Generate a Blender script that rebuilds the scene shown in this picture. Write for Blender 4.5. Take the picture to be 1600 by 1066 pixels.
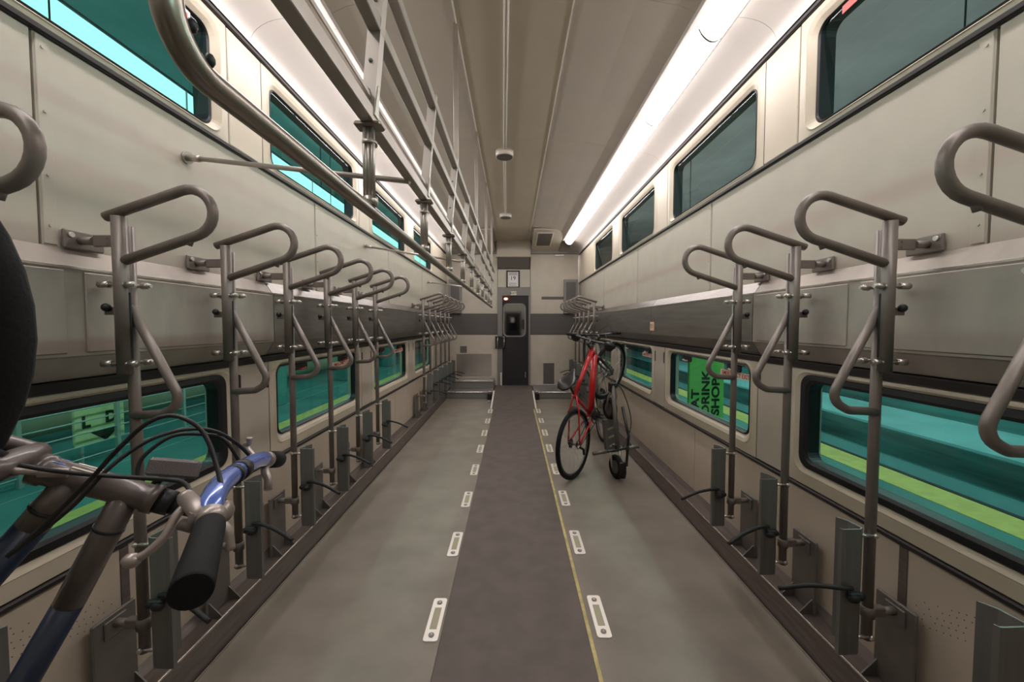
import bpy, math, random
from mathutils import Vector, Matrix
R = math.radians
random.seed(7)
for o in list(bpy.data.objects): bpy.data.objects.remove(o)
S = bpy.context.scene
C = S.collection
H = 1.52                      # camera height above the car floor

# ------------------------------------------------------------------ camera, world, exposure
F_PX = 620.0
cam = bpy.data.objects.new('camera', bpy.data.cameras.new('camera')); C.objects.link(cam)
cam.data.sensor_width = 36.0; cam.data.lens = F_PX / 1600 * 36; cam.data.clip_start = 0.02
cam.location = (0, 0, H)
cam.rotation_euler = (R(90) - math.atan(26 / F_PX), 0, math.atan(1.5 / F_PX))
S.camera = cam
w = bpy.data.worlds.new('world'); S.world = w; w.use_nodes = True
w.node_tree.nodes['Background'].inputs[0].default_value = (0.02, 0.03, 0.035, 1)
w.node_tree.nodes['Background'].inputs[1].default_value = 0.3
S.view_settings.view_transform = 'Standard'; S.view_settings.look = 'None'
S.view_settings.gamma = 1; S.view_settings.use_curve_mapping = False
S.view_settings.exposure = 0.72
LAMP = 9.5                     # emission of the fluorescent lenses

# ------------------------------------------------------------------ materials
M = {}
def mat(name, col, rough=0.5, metal=0.0, noise=0.0, nscale=30.0, bump=0.0, bscale=200.0, stretch=None, spec=0.5, coat=0.0, col2=None, nlo=0.35, nhi=0.65):
    m = bpy.data.materials.new(name); m.use_nodes = True
    nt = m.node_tree; b = nt.nodes['Principled BSDF']
    b.inputs['Base Color'].default_value = (*col, 1); b.inputs['Roughness'].default_value = rough
    b.inputs['Metallic'].default_value = metal; b.inputs['Specular IOR Level'].default_value = spec
    b.inputs['Coat Weight'].default_value = coat
    if noise or bump or col2:
        tc = nt.nodes.new('ShaderNodeTexCoord'); mp = nt.nodes.new('ShaderNodeMapping')
        nt.links.new(tc.outputs['Object'], mp.inputs[0])
        if stretch: mp.inputs['Scale'].default_value = stretch
    if noise or col2:
        n = nt.nodes.new('ShaderNodeTexNoise'); n.inputs['Scale'].default_value = nscale; n.inputs['Detail'].default_value = 5
        nt.links.new(mp.outputs[0], n.inputs['Vector'])
        r = nt.nodes.new('ShaderNodeValToRGB')
        r.color_ramp.elements[0].position = nlo; r.color_ramp.elements[1].position = nhi
        c2 = col2 or tuple(min(1, c * (1 + noise)) for c in col)
        c1 = col if col2 else tuple(c * (1 - noise) for c in col)
        r.color_ramp.elements[0].color = (*c1, 1); r.color_ramp.elements[1].color = (*c2, 1)
        nt.links.new(n.outputs['Fac'], r.inputs[0]); nt.links.new(r.outputs[0], b.inputs['Base Color'])
    if bump:
        n2 = nt.nodes.new('ShaderNodeTexNoise'); n2.inputs['Scale'].default_value = bscale; n2.inputs['Detail'].default_value = 3
        nt.links.new(mp.outputs[0], n2.inputs['Vector'])
        bp = nt.nodes.new('ShaderNodeBump'); bp.inputs['Strength'].default_value = bump; bp.inputs['Distance'].default_value = 0.002
        nt.links.new(n2.outputs['Fac'], bp.inputs['Height']); nt.links.new(bp.outputs[0], b.inputs['Normal'])
    M[name] = m; return m
def emit(name, col, st):
    m = bpy.data.materials.new(name); m.use_nodes = True; nt = m.node_tree; nt.nodes.clear()
    e = nt.nodes.new('ShaderNodeEmission'); o = nt.nodes.new('ShaderNodeOutputMaterial')
    e.inputs[0].default_value = (*col, 1); e.inputs[1].default_value = st
    nt.links.new(e.outputs[0], o.inputs[0]); M[name] = m; return m
def glass(name, tint, refl=1.45):
    m = bpy.data.materials.new(name); m.use_nodes = True; nt = m.node_tree; nt.nodes.clear()
    o = nt.nodes.new('ShaderNodeOutputMaterial'); mx = nt.nodes.new('ShaderNodeMixShader')
    t = nt.nodes.new('ShaderNodeBsdfTransparent'); g = nt.nodes.new('ShaderNodeBsdfGlossy'); f = nt.nodes.new('ShaderNodeFresnel')
    t.inputs[0].default_value = (*tint, 1); g.inputs['Roughness'].default_value = 0.02; f.inputs[0].default_value = refl
    nt.links.new(f.outputs[0], mx.inputs[0]); nt.links.new(t.outputs[0], mx.inputs[1]); nt.links.new(g.outputs[0], mx.inputs[2])
    nt.links.new(mx.outputs[0], o.inputs[0]); M[name] = m; return m

mat('panel', (0.50, 0.445, 0.375), 0.5, noise=0.03, nscale=6, bump=0.25, bscale=350)
mat('panel_low', (0.53, 0.45, 0.36), 0.5, noise=0.03, nscale=6, bump=0.2, bscale=350)
mat('surround', (0.58, 0.51, 0.40), 0.38, noise=0.03, nscale=5)
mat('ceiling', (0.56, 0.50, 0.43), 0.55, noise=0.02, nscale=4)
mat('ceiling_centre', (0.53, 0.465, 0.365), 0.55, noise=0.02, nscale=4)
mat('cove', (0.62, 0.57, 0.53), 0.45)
mat('backing', (0.10, 0.09, 0.08), 0.7)
mat('rubber', (0.018, 0.013, 0.014), 0.4)
mat('gasket', (0.008, 0.009, 0.011), 0.45)
mat('steel_band', (0.30, 0.27, 0.25), 0.36, metal=0.85, noise=0.12, nscale=5, stretch=(1, 0.5, 6))
mat('steel_worn', (0.36, 0.315, 0.275), 0.55, metal=0.35, noise=0.22, nscale=2.2, stretch=(1, 1.6, 0.7))
mat('steel_bright', (0.66, 0.62, 0.58), 0.26, metal=0.9)
mat('rack_paint', (0.215, 0.185, 0.165), 0.42, metal=0.35, noise=0.06, nscale=14)
mat('rack_plate', (0.17, 0.15, 0.135), 0.5, metal=0.3, noise=0.08, nscale=10)
mat('channel', (0.185, 0.18, 0.17), 0.42, metal=0.45, noise=0.06, nscale=8, stretch=(6, 6, 0.6))
mat('bolt', (0.6, 0.56, 0.52), 0.3, metal=0.9)
mat('black_plastic', (0.012, 0.011, 0.012), 0.5)
mat('strap', (0.01, 0.009, 0.009), 0.65)
mat('aluminium', (0.47, 0.42, 0.38), 0.38, metal=0.75, noise=0.05, nscale=8)
mat('tube_steel', (0.33, 0.285, 0.25), 0.3, metal=0.85, noise=0.05, nscale=12)
mat('ledge', (0.15, 0.12, 0.105), 0.42, metal=0.35, noise=0.15, nscale=9, stretch=(6, 0.6, 6))
mat('floor', (0.215, 0.182, 0.147), 0.5, noise=0.13, nscale=3.2, bump=0.3, bscale=500)
mat('walkway', (0.112, 0.09, 0.077), 0.6, noise=0.12, nscale=7, bump=0.4, bscale=420)
mat('yellow_strip', (0.50, 0.41, 0.17), 0.55, noise=0.2, nscale=20)
mat('white_metal', (0.78, 0.73, 0.66), 0.35, metal=0.15)
mat('khaki', (0.36, 0.33, 0.22), 0.5)
mat('dark_gap', (0.012, 0.009, 0.008), 0.8)
mat('end_panel', (0.50, 0.45, 0.37), 0.5, noise=0.04, nscale=5, bump=0.15, bscale=300)
mat('end_band', (0.095, 0.085, 0.08), 0.5)
mat('grey_frame', (0.21, 0.195, 0.18), 0.45, metal=0.2)
mat('vent_dark', (0.11, 0.10, 0.085), 0.6)
mat('door_dark', (0.011, 0.009, 0.011), 0.5)
mat('chrome', (0.75, 0.72, 0.68), 0.2, metal=1.0)
mat('paper', (0.75, 0.70, 0.70), 0.6)
mat('ink', (0.02, 0.02, 0.02), 0.6)
mat('red_ink', (0.5, 0.03, 0.02), 0.6)
mat('sticker_white', (0.75, 0.68, 0.55), 0.5)
mat('sticker_peach', (0.75, 0.45, 0.30), 0.5)
mat('red_plastic', (0.5, 0.02, 0.015), 0.4)
mat('red_dark', (0.12, 0.01, 0.008), 0.5)
mat('tyre', (0.006, 0.006, 0.0065), 0.75, spec=0.3, bump=0.5, bscale=150)
mat('rim', (0.2, 0.19, 0.18), 0.35, metal=0.8)
mat('spoke', (0.5, 0.48, 0.45), 0.3, metal=0.9)
mat('red_frame', (0.52, 0.012, 0.015), 0.3, coat=0.5)
mat('black_frame', (0.015, 0.014, 0.015), 0.35, coat=0.3)
mat('silver_frame', (0.36, 0.33, 0.29), 0.35, metal=0.6)
mat('bike_grey', (0.13, 0.105, 0.095), 0.38, metal=0.25, coat=0.3, noise=0.04, nscale=20)
mat('bike_blue', (0.012, 0.022, 0.05), 0.35, coat=0.4)
mat('bar_blue', (0.13, 0.22, 0.66), 0.22, metal=0.3, coat=0.8)
mat('lever_silver', (0.42, 0.36, 0.33), 0.38, metal=0.55)
mat('grip_rubber', (0.008, 0.0075, 0.009), 0.75, spec=0.3, bump=0.3, bscale=900)
mat('saddle', (0.02, 0.018, 0.02), 0.3)
mat('reflector', (0.17, 0.15, 0.15), 0.3, bump=0.6, bscale=700)
mat('scooter', (0.12, 0.105, 0.095), 0.45, metal=0.3)
mat('smoked', (0.36, 0.35, 0.35), 0.04, metal=1.0)
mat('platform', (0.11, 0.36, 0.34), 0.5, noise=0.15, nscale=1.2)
mat('platform_lit', (0.40, 0.80, 0.84), 0.5, noise=0.1, nscale=1.0)  # lit copy of the platform colour, lamp brightness painted in
mat('tactile', (0.95, 0.80, 0.22), 0.6, noise=0.1, nscale=8)
mat('trackside', (0.07, 0.20, 0.19), 0.7, noise=0.5, nscale=1.5, stretch=(1, 0.25, 3))
mat('station_dark', (0.03, 0.05, 0.05), 0.8)
mat('reflection_soffit', (0.95, 0.50, 0.55), 0.8, noise=0.1, nscale=1)  # reddened and lightened to stand in for the grey reflection in the panes
mat('station_soffit', (0.34, 0.72, 0.78), 0.8, noise=0.1, nscale=1)
mat('fence', (0.55, 0.62, 0.6), 0.4, metal=0.4)
mat('sign_green', (0.30, 0.85, 0.20), 0.6)
mat('sign_yellow', (0.85, 0.9, 0.5), 0.6)
mat('sign_ink', (0.01, 0.03, 0.015), 0.6)
mat('duct', (0.30, 0.30, 0.20), 0.6)
emit('lens', (1.0, 0.945, 0.935), LAMP)
emit('lightbox', (0.60, 1.0, 0.98), 0.95)
emit('added_lamp', (0.88, 1.0, 0.97), 36.0)
emit('red_lamp', (1.0, 0.72, 0.5), 2.2)
glass('tint_glass', (0.47, 0.81, 0.72))

# ------------------------------------------------------------------ mesh helpers
class MB:
    def __init__(s): s.v = []; s.f = []; s.sm = []
    def face(s, idx, smooth=False): s.f.append(idx); s.sm.append(smooth)
    def box(s, x0, x1, y0, y1, z0, z1, m=None):
        b = len(s.v)
        P = [(x, y, z) for x in (x0, x1) for y in (y0, y1) for z in (z0, z1)]
        if m: P = [tuple(m @ Vector(p)) for p in P]
        s.v += P
        for q in ((0,1,3,2),(4,6,7,5),(0,4,5,1),(2,3,7,6),(0,2,6,4),(1,5,7,3)): s.face(tuple(b + i for i in q))
        return s
    def bbox(s, x0, x1, y0, y1, z0, z1, c=0.004, m=None):
        """box with chamfered edges"""
        if x0 > x1: x0, x1 = x1, x0
        c = min(c, (x1-x0)*.45, (y1-y0)*.45, (z1-z0)*.45)
        import bmesh
        bm = bmesh.new(); bmesh.ops.create_cube(bm, size=1)
        for v in bm.verts:
            v.co = Vector(((x0+x1)/2 + v.co.x*(x1-x0), (y0+y1)/2 + v.co.y*(y1-y0), (z0+z1)/2 + v.co.z*(z1-z0)))
        bmesh.ops.bevel(bm, geom=bm.edges[:], offset=c, segments=1, affect='EDGES')
        b = len(s.v); bm.verts.index_update()
        for v in bm.verts: s.v.append(tuple(m @ v.co) if m else tuple(v.co))
        for f in bm.faces: s.face(tuple(b + v.index for v in f.verts))
        bm.free(); return s
    def prism(s, poly, y0, y1, m=None, closed=True):
        """poly in (x,z), extruded along y"""
        b = len(s.v); n = len(poly)
        P = [(x, y0, z) for x, z in poly] + [(x, y1, z) for x, z in poly]
        if m: P = [tuple(m @ Vector(p)) for p in P]
        s.v += P
        for i in range(n if closed else n - 1):
            j = (i + 1) % n; s.face((b+i, b+j, b+n+j, b+n+i))
        if closed: s.face(tuple(b+i for i in range(n))); s.face(tuple(b+n+i for i in reversed(range(n))))
        return s
    def tube(s, pts, r, n=12, closed=False, caps=True, rs=None, flat=None):
        pts = [Vector(p) for p in pts]; k = len(pts); b = len(s.v)
        T = []
        for i in range(k):
            if closed: t = pts[(i+1) % k] - pts[i-1]
            elif i == 0: t = pts[1] - pts[0]
            elif i == k-1: t = pts[-1] - pts[-2]
            else: t = (pts[i+1]-pts[i]).normalized() + (pts[i]-pts[i-1]).normalized()
            T.append(t.normalized())
        up = Vector((0,0,1)) if abs(T[0].z) < .9 else Vector((0,1,0))
        nrm = (up - T[0]*up.dot(T[0])).normalized()
        for i in range(k):
            if i: nrm = (nrm - T[i]*nrm.dot(T[i])).normalized()
            bi = T[i].cross(nrm); rr = rs[i] if rs else r
            for j in range(n):
                a = 2*math.pi*j/n; ca, sa = math.cos(a), math.sin(a)
                if flat: ca *= flat
                s.v.append(tuple(pts[i] + (nrm*ca + bi*sa)*rr))
        for i in range(k if closed else k-1):
            i2 = (i+1) % k
            for j in range(n):
                j2 = (j+1) % n; s.face((b+i*n+j, b+i2*n+j, b+i2*n+j2, b+i*n+j2), True)
        if caps and not closed:
            s.face(tuple(b+j for j in range(n))); s.face(tuple(b+(k-1)*n+j for j in reversed(range(n))))
        return s
    def cyl(s, a, b, r, n=12, r2=None): return s.tube([a, b], r, n, rs=[r, r if r2 is None else r2])
    def ring(s, c, ax, r, tr, n=36, k=8):
        """torus around c in the plane normal to ax"""
        ax = Vector(ax).normalized(); u = ax.orthogonal().normalized(); v = ax.cross(u); c = Vector(c)
        return s.tube([c + (u*math.cos(2*math.pi*i/n) + v*math.sin(2*math.pi*i/n))*r for i in range(n)], tr, k, closed=True)
    def ball(s, c, r, n=10, sc=(1,1,1)):
        b = len(s.v); c = Vector(c); h = n//2
        for i in range(h+1):
            th = math.pi*i/h
            for j in range(n):
                a = 2*math.pi*j/n
                s.v.append((c.x+r*sc[0]*math.sin(th)*math.cos(a), c.y+r*sc[1]*math.sin(th)*math.sin(a), c.z+r*sc[2]*math.cos(th)))
        for i in range(h):
            for j in range(n):
                j2 = (j+1) % n; s.face((b+i*n+j, b+(i+1)*n+j, b+(i+1)*n+j2, b+i*n+j2), True)
        return s
    def loft(s, rings, closed=True, smooth=False, cap0=False, cap1=False):
        b = len(s.v); n = len(rings[0])
        for r in rings: s.v += [tuple(p) for p in r]
        for i in range(len(rings)-1):
            for j in range(n if closed else n-1):
                j2 = (j+1) % n; s.face((b+i*n+j, b+(i+1)*n+j, b+(i+1)*n+j2, b+i*n+j2), smooth)
        if cap0: s.face(tuple(b+j for j in range(n)))
        if cap1: s.face(tuple(b+(len(rings)-1)*n+j for j in reversed(range(n))))
        return s
    def build(s, name, m, parent=None, local=False):
        me = bpy.data.meshes.new(name); off = Vector((0,0,0))
        if parent and not local: off = wloc(parent)
        me.from_pydata([(p[0]-off.x, p[1]-off.y, p[2]-off.z) for p in s.v], [], s.f)
        me.polygons.foreach_set('use_smooth', s.sm); me.update()
        import bmesh
        bm = bmesh.new(); bm.from_mesh(me); bmesh.ops.recalc_face_normals(bm, faces=bm.faces[:]); bm.to_mesh(me); bm.free()
        me.materials.append(M[m]); o = bpy.data.objects.new(name, me); C.objects.link(o); o.parent = parent
        return o
def wloc(o):
    v = Vector((0,0,0))
    while o: v += o.location; o = o.parent
    return v
def fillet(pts, r, n=6):
    pts = [Vector(p) for p in pts]; out = [pts[0]]
    for i in range(1, len(pts)-1):
        a, b, c = pts[i-1], pts[i], pts[i+1]; rr = r[i-1] if isinstance(r, (list, tuple)) else r
        d1 = (a-b).normalized(); d2 = (c-b).normalized(); ang = d1.angle(d2)
        t = min(rr/math.tan(ang/2), (a-b).length*.98, (c-b).length*.98); rr = t*math.tan(ang/2)
        ctr = b + (d1+d2).normalized()*(rr/math.sin(ang/2)); p1 = b+d1*t-ctr; p2 = b+d2*t-ctr
        tot = p1.angle(p2); ax = p1.cross(p2).normalized()
        for k in range(n+1): out.append(ctr + Matrix.Rotation(tot*k/n, 3, ax) @ p1)
    out.append(pts[-1]); return out
def spline(pts, n=8):
    pts = [Vector(p) for p in pts]; out = []
    P = [pts[0]*2-pts[1]] + pts + [pts[-1]*2-pts[-2]]
    for i in range(1, len(P)-2):
        for k in range(n):
            t = k/n; a, b, c, d = P[i-1:i+3]
            out.append(.5*((2*b) + (c-a)*t + (2*a-5*b+4*c-d)*t*t + (3*b-a-3*c+d)*t**3))
    out.append(pts[-1]); return out
def tag(o, label, cat, group=None, kind=None):
    if label: o['label'] = label
    if cat: o['category'] = cat
    if group: o['group'] = group
    if kind: o['kind'] = kind
    return o
def empty(name, loc=(0,0,0)):
    o = bpy.data.objects.new(name, None); C.objects.link(o); o.location = loc; o.empty_display_size = .1; return o
def struct(o, label=None, cat=None):
    o['kind'] = 'structure'
    if label: o['label'] = label
    if cat: o['category'] = cat
    return o
def copy_tree(o, parent=None):
    c = o.copy(); C.objects.link(c); c.parent = parent
    for ch in [x for x in o.children]: copy_tree(ch, c)
    return c
def share(src, name, loc, parent):
    c = bpy.data.objects.new(name, src.data); C.objects.link(c); c.parent = parent; c.location = loc; return c
def text(name, s, size, m, origin, xdir, ydir, parent=None, align='CENTER', bold=0.0, extrude=0.0006, xs=1.0):
    cu = bpy.data.curves.new(name, 'FONT'); cu.body = s; cu.size = size; cu.align_x = align; cu.align_y = 'CENTER'
    cu.offset = bold; cu.extrude = extrude; cu.resolution_u = 3
    to = bpy.data.objects.new(name+'_tmp', cu); C.objects.link(to)
    dg = bpy.context.evaluated_depsgraph_get(); dg.update()
    me = bpy.data.meshes.new_from_object(to.evaluated_get(dg)); bpy.data.objects.remove(to)
    x = Vector(xdir).normalized(); y = Vector(ydir).normalized(); z = x.cross(y)
    mt = Matrix((x, y, z)).transposed().to_4x4(); mt.translation = Vector(origin) - (wloc(parent) if parent else Vector())
    me.transform(Matrix.Diagonal((xs,1,1,1))); me.transform(mt); me.materials.clear(); me.materials.append(M[m])
    o = bpy.data.objects.new(name, me); C.objects.link(o); o.parent = parent; return o
def rrect(y0, y1, z0, z1, r, x, n=6):
    """rounded rectangle in the plane X = x, 4*(n+1) points"""
    out = []
    for cy, cz, a0 in ((y1-r, z1-r, 0), (y0+r, z1-r, 90), (y0+r, z0+r, 180), (y1-r, z0+r, 270)):
        for k in range(n+1):
            a = R(a0 + 90*k/n); out.append((x, cy + r*math.cos(a), cz + r*math.sin(a)))
    return out

ordn = ['first', 'second', 'third', 'fourth', 'fifth', 'sixth', 'seventh', 'eighth', 'ninth', 'tenth']
# ------------------------------------------------------------------ dimensions
XW = 1.50; Y0 = -1.30; YE = 9.0
PER = 1.765; WC = [3.155 + PER*k for k in (-2, -1, 0, 1, 2)]
HALF = 0.74                    # half a window module
ZL0, ZL1 = 0.695, 1.30         # lower window panel
ZU0, ZU1 = 2.465, 3.075        # upper window panel
SEAM_U = [1.27 + PER*k for k in range(-1, 5)]
SEAM_L = [1.49 + PER*k for k in range(-1, 5)]
def clipseg(edges):
    e = [Y0] + [y for y in edges if Y0 < y < YE] + [YE]
    return list(zip(e[:-1], e[1:]))

# ------------------------------------------------------------------ floor
mb = MB().box(-1.62, 1.62, Y0, YE+.2, -.06, -.004); fl = struct(mb.build('floor', 'dark_gap'), 'grey brown vinyl floor of the rail car', 'floor')
for a, b in ((-1.345, -.352), (.386, 1.345)):
    MB().box(a, b, Y0, 8.06, -.004, 0).build('floor_sheet', 'floor', fl)
MB().box(-.350, .366, Y0, 7.05, -.004, .001).build('walkway_mat', 'walkway', fl)['label'] = 'dark grey central walkway mat'
MB().box(.367, .385, Y0, 7.05, -.004, .003).build('edge_strip', 'yellow_strip', fl)['label'] = 'worn yellow edge strip'

# ------------------------------------------------------------------ side walls
def make_side(s, side):
    X = lambda v: s*v
    w_ = MB()
    def bx(x0, x1, *a): w_.box(X(x0), X(x1), *a)
    bx(1.53, 1.62, Y0, YE, -.06, ZL0+.06); bx(1.53, 1.60, Y0, YE, ZL1-.03, ZU0+.03); bx(1.53, 1.60, Y0, YE, ZU1-.06, 3.45)
    ed = [Y0]
    for c in WC: ed += [c-.66, c+.66]
    ed.append(YE)
    for i in range(0, len(ed), 2):
        if ed[i+1] > ed[i]:
            bx(1.53, 1.60, ed[i], ed[i+1], ZL0+.06, ZL1-.03); bx(1.53, 1.60, ed[i], ed[i+1], ZU0+.03, ZU1-.06)
    wall = struct(w_.build('wall_'+side, 'backing'), side+' side wall of the rail car, clad in beige panels', 'wall')
    g = .004
    for a, b in clipseg(SEAM_L):
        MB().bbox(X(1.50), X(1.53), a+g, b-g, .10, ZL0-.022, .003).build('lower_panel', 'panel_low', wall)
    for a, b in clipseg(SEAM_U):
        MB().bbox(X(1.50), X(1.53), a+g, b-g, 1.74, ZU0-.025, .003).build('upper_panel', 'panel', wall)
    for y in SEAM_U:
        if not Y0 < y < 8: continue
        m = MB().bbox(X(1.496), X(1.501), y+.006, y+.045, 1.78, ZU0-.03, .002)
        for z in (1.84, 2.0, 2.2, 2.4): m.cyl((X(1.497), y+.024, z), (X(1.492), y+.024, z), .005, 8)
        m.build('seam_strip', 'panel', wall)
    for y in SEAM_L:
        if not Y0 < y < 8: continue
        MB().bbox(X(1.497), X(1.501), y-.018, y+.018, .16, ZL0-.03, .002).build('seam_strip', 'ledge' if y < 3 else 'panel_low', wall)
    # small drilled holes scattered in the nearest lower panels
    m = MB(); rnd = random.Random(3)
    for i in range(16):
        for j in range(5):
            if rnd.random() < .25: continue
            yy, zz = 1.10 + .022*i + .006*(j % 2), .63 - .016*i*.55 - .022*j
            if 1.46 < yy < 1.52: continue
            m.cyl((X(1.5005), yy, zz), (X(1.4992), yy, zz), .0022, 6)
    m.build('drilled_holes', 'ledge', wall)['kind'] = 'stuff'
    # infill panels between the window modules
    gaps = []
    prev = Y0
    for c in WC: gaps.append((prev, c-HALF)); prev = c+HALF
    gaps.append((prev, YE))
    for a, b in gaps:
        if b-a < .02: continue
        for lo, (z0, z1) in (('low', (ZL0, ZL1)), ('up', (ZU0, ZU1))):
            p = MB().bbox(X(1.494), X(1.53), a+g, b-g, z0+.004, z1-.004, .004).build('infill_panel', 'surround' if lo == 'up' else 'panel', wall)
            if lo == 'low' and b-a < .5:
                for yy in (a+.02, b-.02):
                    MB().loft([rrect(yy-.011, yy+.011, 1.135, 1.245, .0105, X(1.4935)), rrect(yy-.011, yy+.011, 1.135, 1.245, .0105, X(1.4915))], cap0=True, cap1=True).build('slot_cover', 'rubber', p)
            elif lo == 'up':
                m = MB()
                for yy in (a+.012, b-.012):
                    for zz in (z0+.05, z0+.2, z0+.35, z1-.06): m.cyl((X(1.495), yy, zz), (X(1.492), yy, zz), .003, 6)
                m.build('rivets', 'bolt', p)
    # dark rubber trims along the wall
    for z, h, nm in ((ZL0-.012, .022, 'sill'), (1.312, .036, 'head'), (ZU0-.012, .024, 'sill'), (ZU1+.014, .026, 'head')):
        MB().bbox(X(1.483), X(1.50), Y0, YE, z-h/2, z+h/2, .005).build('rubber_moulding', 'rubber', wall)
    return wall

wl = make_side(-1, 'left'); wr = make_side(1, 'right')

WIN = [0]
def make_window(s, c, upper, side, k):
    WIN[0] += 1
    X = lambda v: s*v
    z0, z1 = (ZU0, ZU1) if upper else (ZL0, ZL1)
    o0, o1 = (2.505, 2.995) if upper else (.805, 1.255)
    root = empty('window_%d' % WIN[0], (X(1.5), c, z0))
    pos = ['behind the camera', 'nearest the camera', 'second from the camera', 'third from the camera', 'last before the end wall'][k]
    lab = '%s %s window with rounded corners, %s' % ('upper' if upper else 'lower', side, pos)
    if k == 1 and not upper: lab = 'lower %s window with thick black rubber seal nearest the camera' % side
    struct(root, lab, 'window')
    ya, yb = c-HALF+.003, c+HALF-.003
    rect = rrect(ya, yb, z0+.002, z1-.002, .002, X(1.497))
    fat = (k == 1 and not upper)
    e = .055 if not fat else .07
    rings = [rect, rrect(c-.64-e, c+.64+e, o0-.05 if not upper else o0-.022, o1+.028 if not upper else o1+.05, .075, X(1.493)),
             rrect(c-.64-e*.75, c+.64+e*.75, o0-.045 if not upper else o0-.018, o1+.022 if not upper else o1+.043, .075, X(1.488)),
             rrect(c-.64-.025, c+.64+.025, o0-.022 if not upper else o0-.010, o1+.012 if not upper else o1+.02, .07, X(1.497)),
             rrect(c-.64, c+.64, o0, o1, .06, X(1.512 if upper else 1.520)), rrect(c-.64, c+.64, o0, o1, .06, X(1.59))]
    MB().loft(rings, smooth=False).build('surround', 'surround', root)
    gw = .034 if fat else .013
    gx = 1.496 if fat else 1.515
    gz = .026 if fat else .012
    e2 = .02 if fat else .002
    MB().loft([rrect(c-.64-e2, c+.64+e2, o0-e2*.8, o1+e2*.5, .062, X(gx+.02)), rrect(c-.64-e2, c+.64+e2, o0-e2*.8, o1+e2*.5, .062, X(gx-.004)), rrect(c-.64+gw*.5, c+.64-gw*.5, o0+gz*.5, o1-gz*.5, .058, X(gx-.008)),
               rrect(c-.64+gw, c+.64-gw, o0+gz, o1-gz, .05, X(gx)), rrect(c-.64+gw, c+.64-gw, o0+gz, o1-gz, .05, X(1.590 if upper else 1.556))]).build('gasket', 'gasket', root)
    tilt = .068 if upper else 0.0        # the upper panes lean in at the top
    def PXX(z, d=0.0): return (1.588 if upper else 1.540) - tilt*(z-o0)/(o1-o0) - d
    pane = MB().loft([[(X(PXX(q[2])), q[1], q[2]) for q in rrect(c-.638, c+.638, o0+.003, o1-.003, .05, 0)]]*1 + [[(X(PXX(q[2], -.0001)), q[1], q[2]) for q in rrect(c-.638, c+.638, o0+.003, o1-.003, .05, 0)]], cap0=True).build('pane', 'tint_glass', root)
    dirx = (0, -s, 0)
    if not upper and k in (2, 3):
        # emergency exit strip and pull handle near the top of the pane
        yc = c-.40 if s > 0 else c+.40
        if s > 0: ys0, ys1 = c-.615, c-.23
        else: ys0, ys1 = c+.20, c+.585
        st = MB().box(X(1.534), X(1.537), ys0, ys1, o1-.105, o1-.062).build('exit_strip', 'sticker_white', pane)
        text('lettering', 'EMERGENCY EXIT', .042, 'red_ink', (X(1.533), (ys0+ys1)/2, o1-.084), dirx, (0,0,1), pane, bold=.0004)
        for yy in ((ys0+ys1)/2, c+.32*s):
            hb = MB().bbox(X(1.516), X(1.536), yy-.085, yy+.085, o1-.06, o1-.012, .008).build('release_block', 'black_plastic', root)
            MB().tube(fillet([(X(1.52), yy-.04, o1-.05), (X(1.50), yy-.03, o1-.05), (X(1.50), yy+.03, o1-.045), (X(1.52), yy+.04, o1-.045)], .01, 3), .006, 6).build('pull_handle', 'red_plastic' if s < 0 else 'sticker_white', root)
    if upper and k == 1:
        ys = c+.47 if s > 0 else c+.50
        st = MB().box(X(1.514), X(1.517), ys-.10*(s > 0)-.03, ys+.03, o1-.10 + (.05 if s > 0 else 0), o1-.015).build('sticker', 'red_plastic' if s > 0 else 'sticker_white', pane)
        if s < 0: MB().box(X(1.512), X(1.514), ys-.018, ys+.012, o1-.088, o1-.03).build('sticker_print', 'red_plastic', pane)
        if s > 0:
            pass
for k, c in enumerate(WC):
    for s, side in ((-1, 'left'), (1, 'right')):
        for up in (False, True): make_window(s, c, up, side, k)

# stainless shroud half way up both walls, and the ledge at the floor
def make_band(s, n, side):
    X = lambda v: s*v
    prof = [(1.499, 1.775), (1.452, 1.708), (1.446, 1.708), (1.446, 1.415), (1.452, 1.410), (1.499, 1.335)]
    root = empty('trim_%d' % n, (X(1.499), Y0, 1.335)); struct(root, 'stainless steel shroud along the %s wall' % side, 'trim')
    ys = [Y0, .62, 2.40, 4.16, 5.93, 7.69, YE]
    for i, (a, b) in enumerate(zip(ys[:-1], ys[1:])):
        MB().prism([(X(p), z) for p, z in prof], a+.003, b-.003).build('steel_plate', 'steel_worn' if b < 2.5 else 'steel_band', root)
        MB().bbox(X(1.4465), X(1.4435), a+.003, b-.003, 1.702, 1.711, .001).build('edge_bead', 'steel_bright', root)
    # raised access covers on the shroud face
    for a, b in (((.70, 1.28), (1.34, 2.36)) if s < 0 else ((.70, 1.66), (1.72, 2.36))):
        MB().bbox(X(1.4465), X(1.440), a, b, 1.425, 1.695, .003).build('access_cover', 'steel_worn', root)
    if s > 0:
        st = MB().box(1.4445, 1.4465, 4.07, 4.19, 1.455, 1.545).build('sticker', 'sticker_peach', root)
        text('lettering', '111', .062, 'ink', (1.4440, 4.13, 1.50), (0,-1,0), (0,0,1), root, bold=.001)
    return root
make_band(-1, 1, 'left'); make_band(1, 2, 'right')
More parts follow.
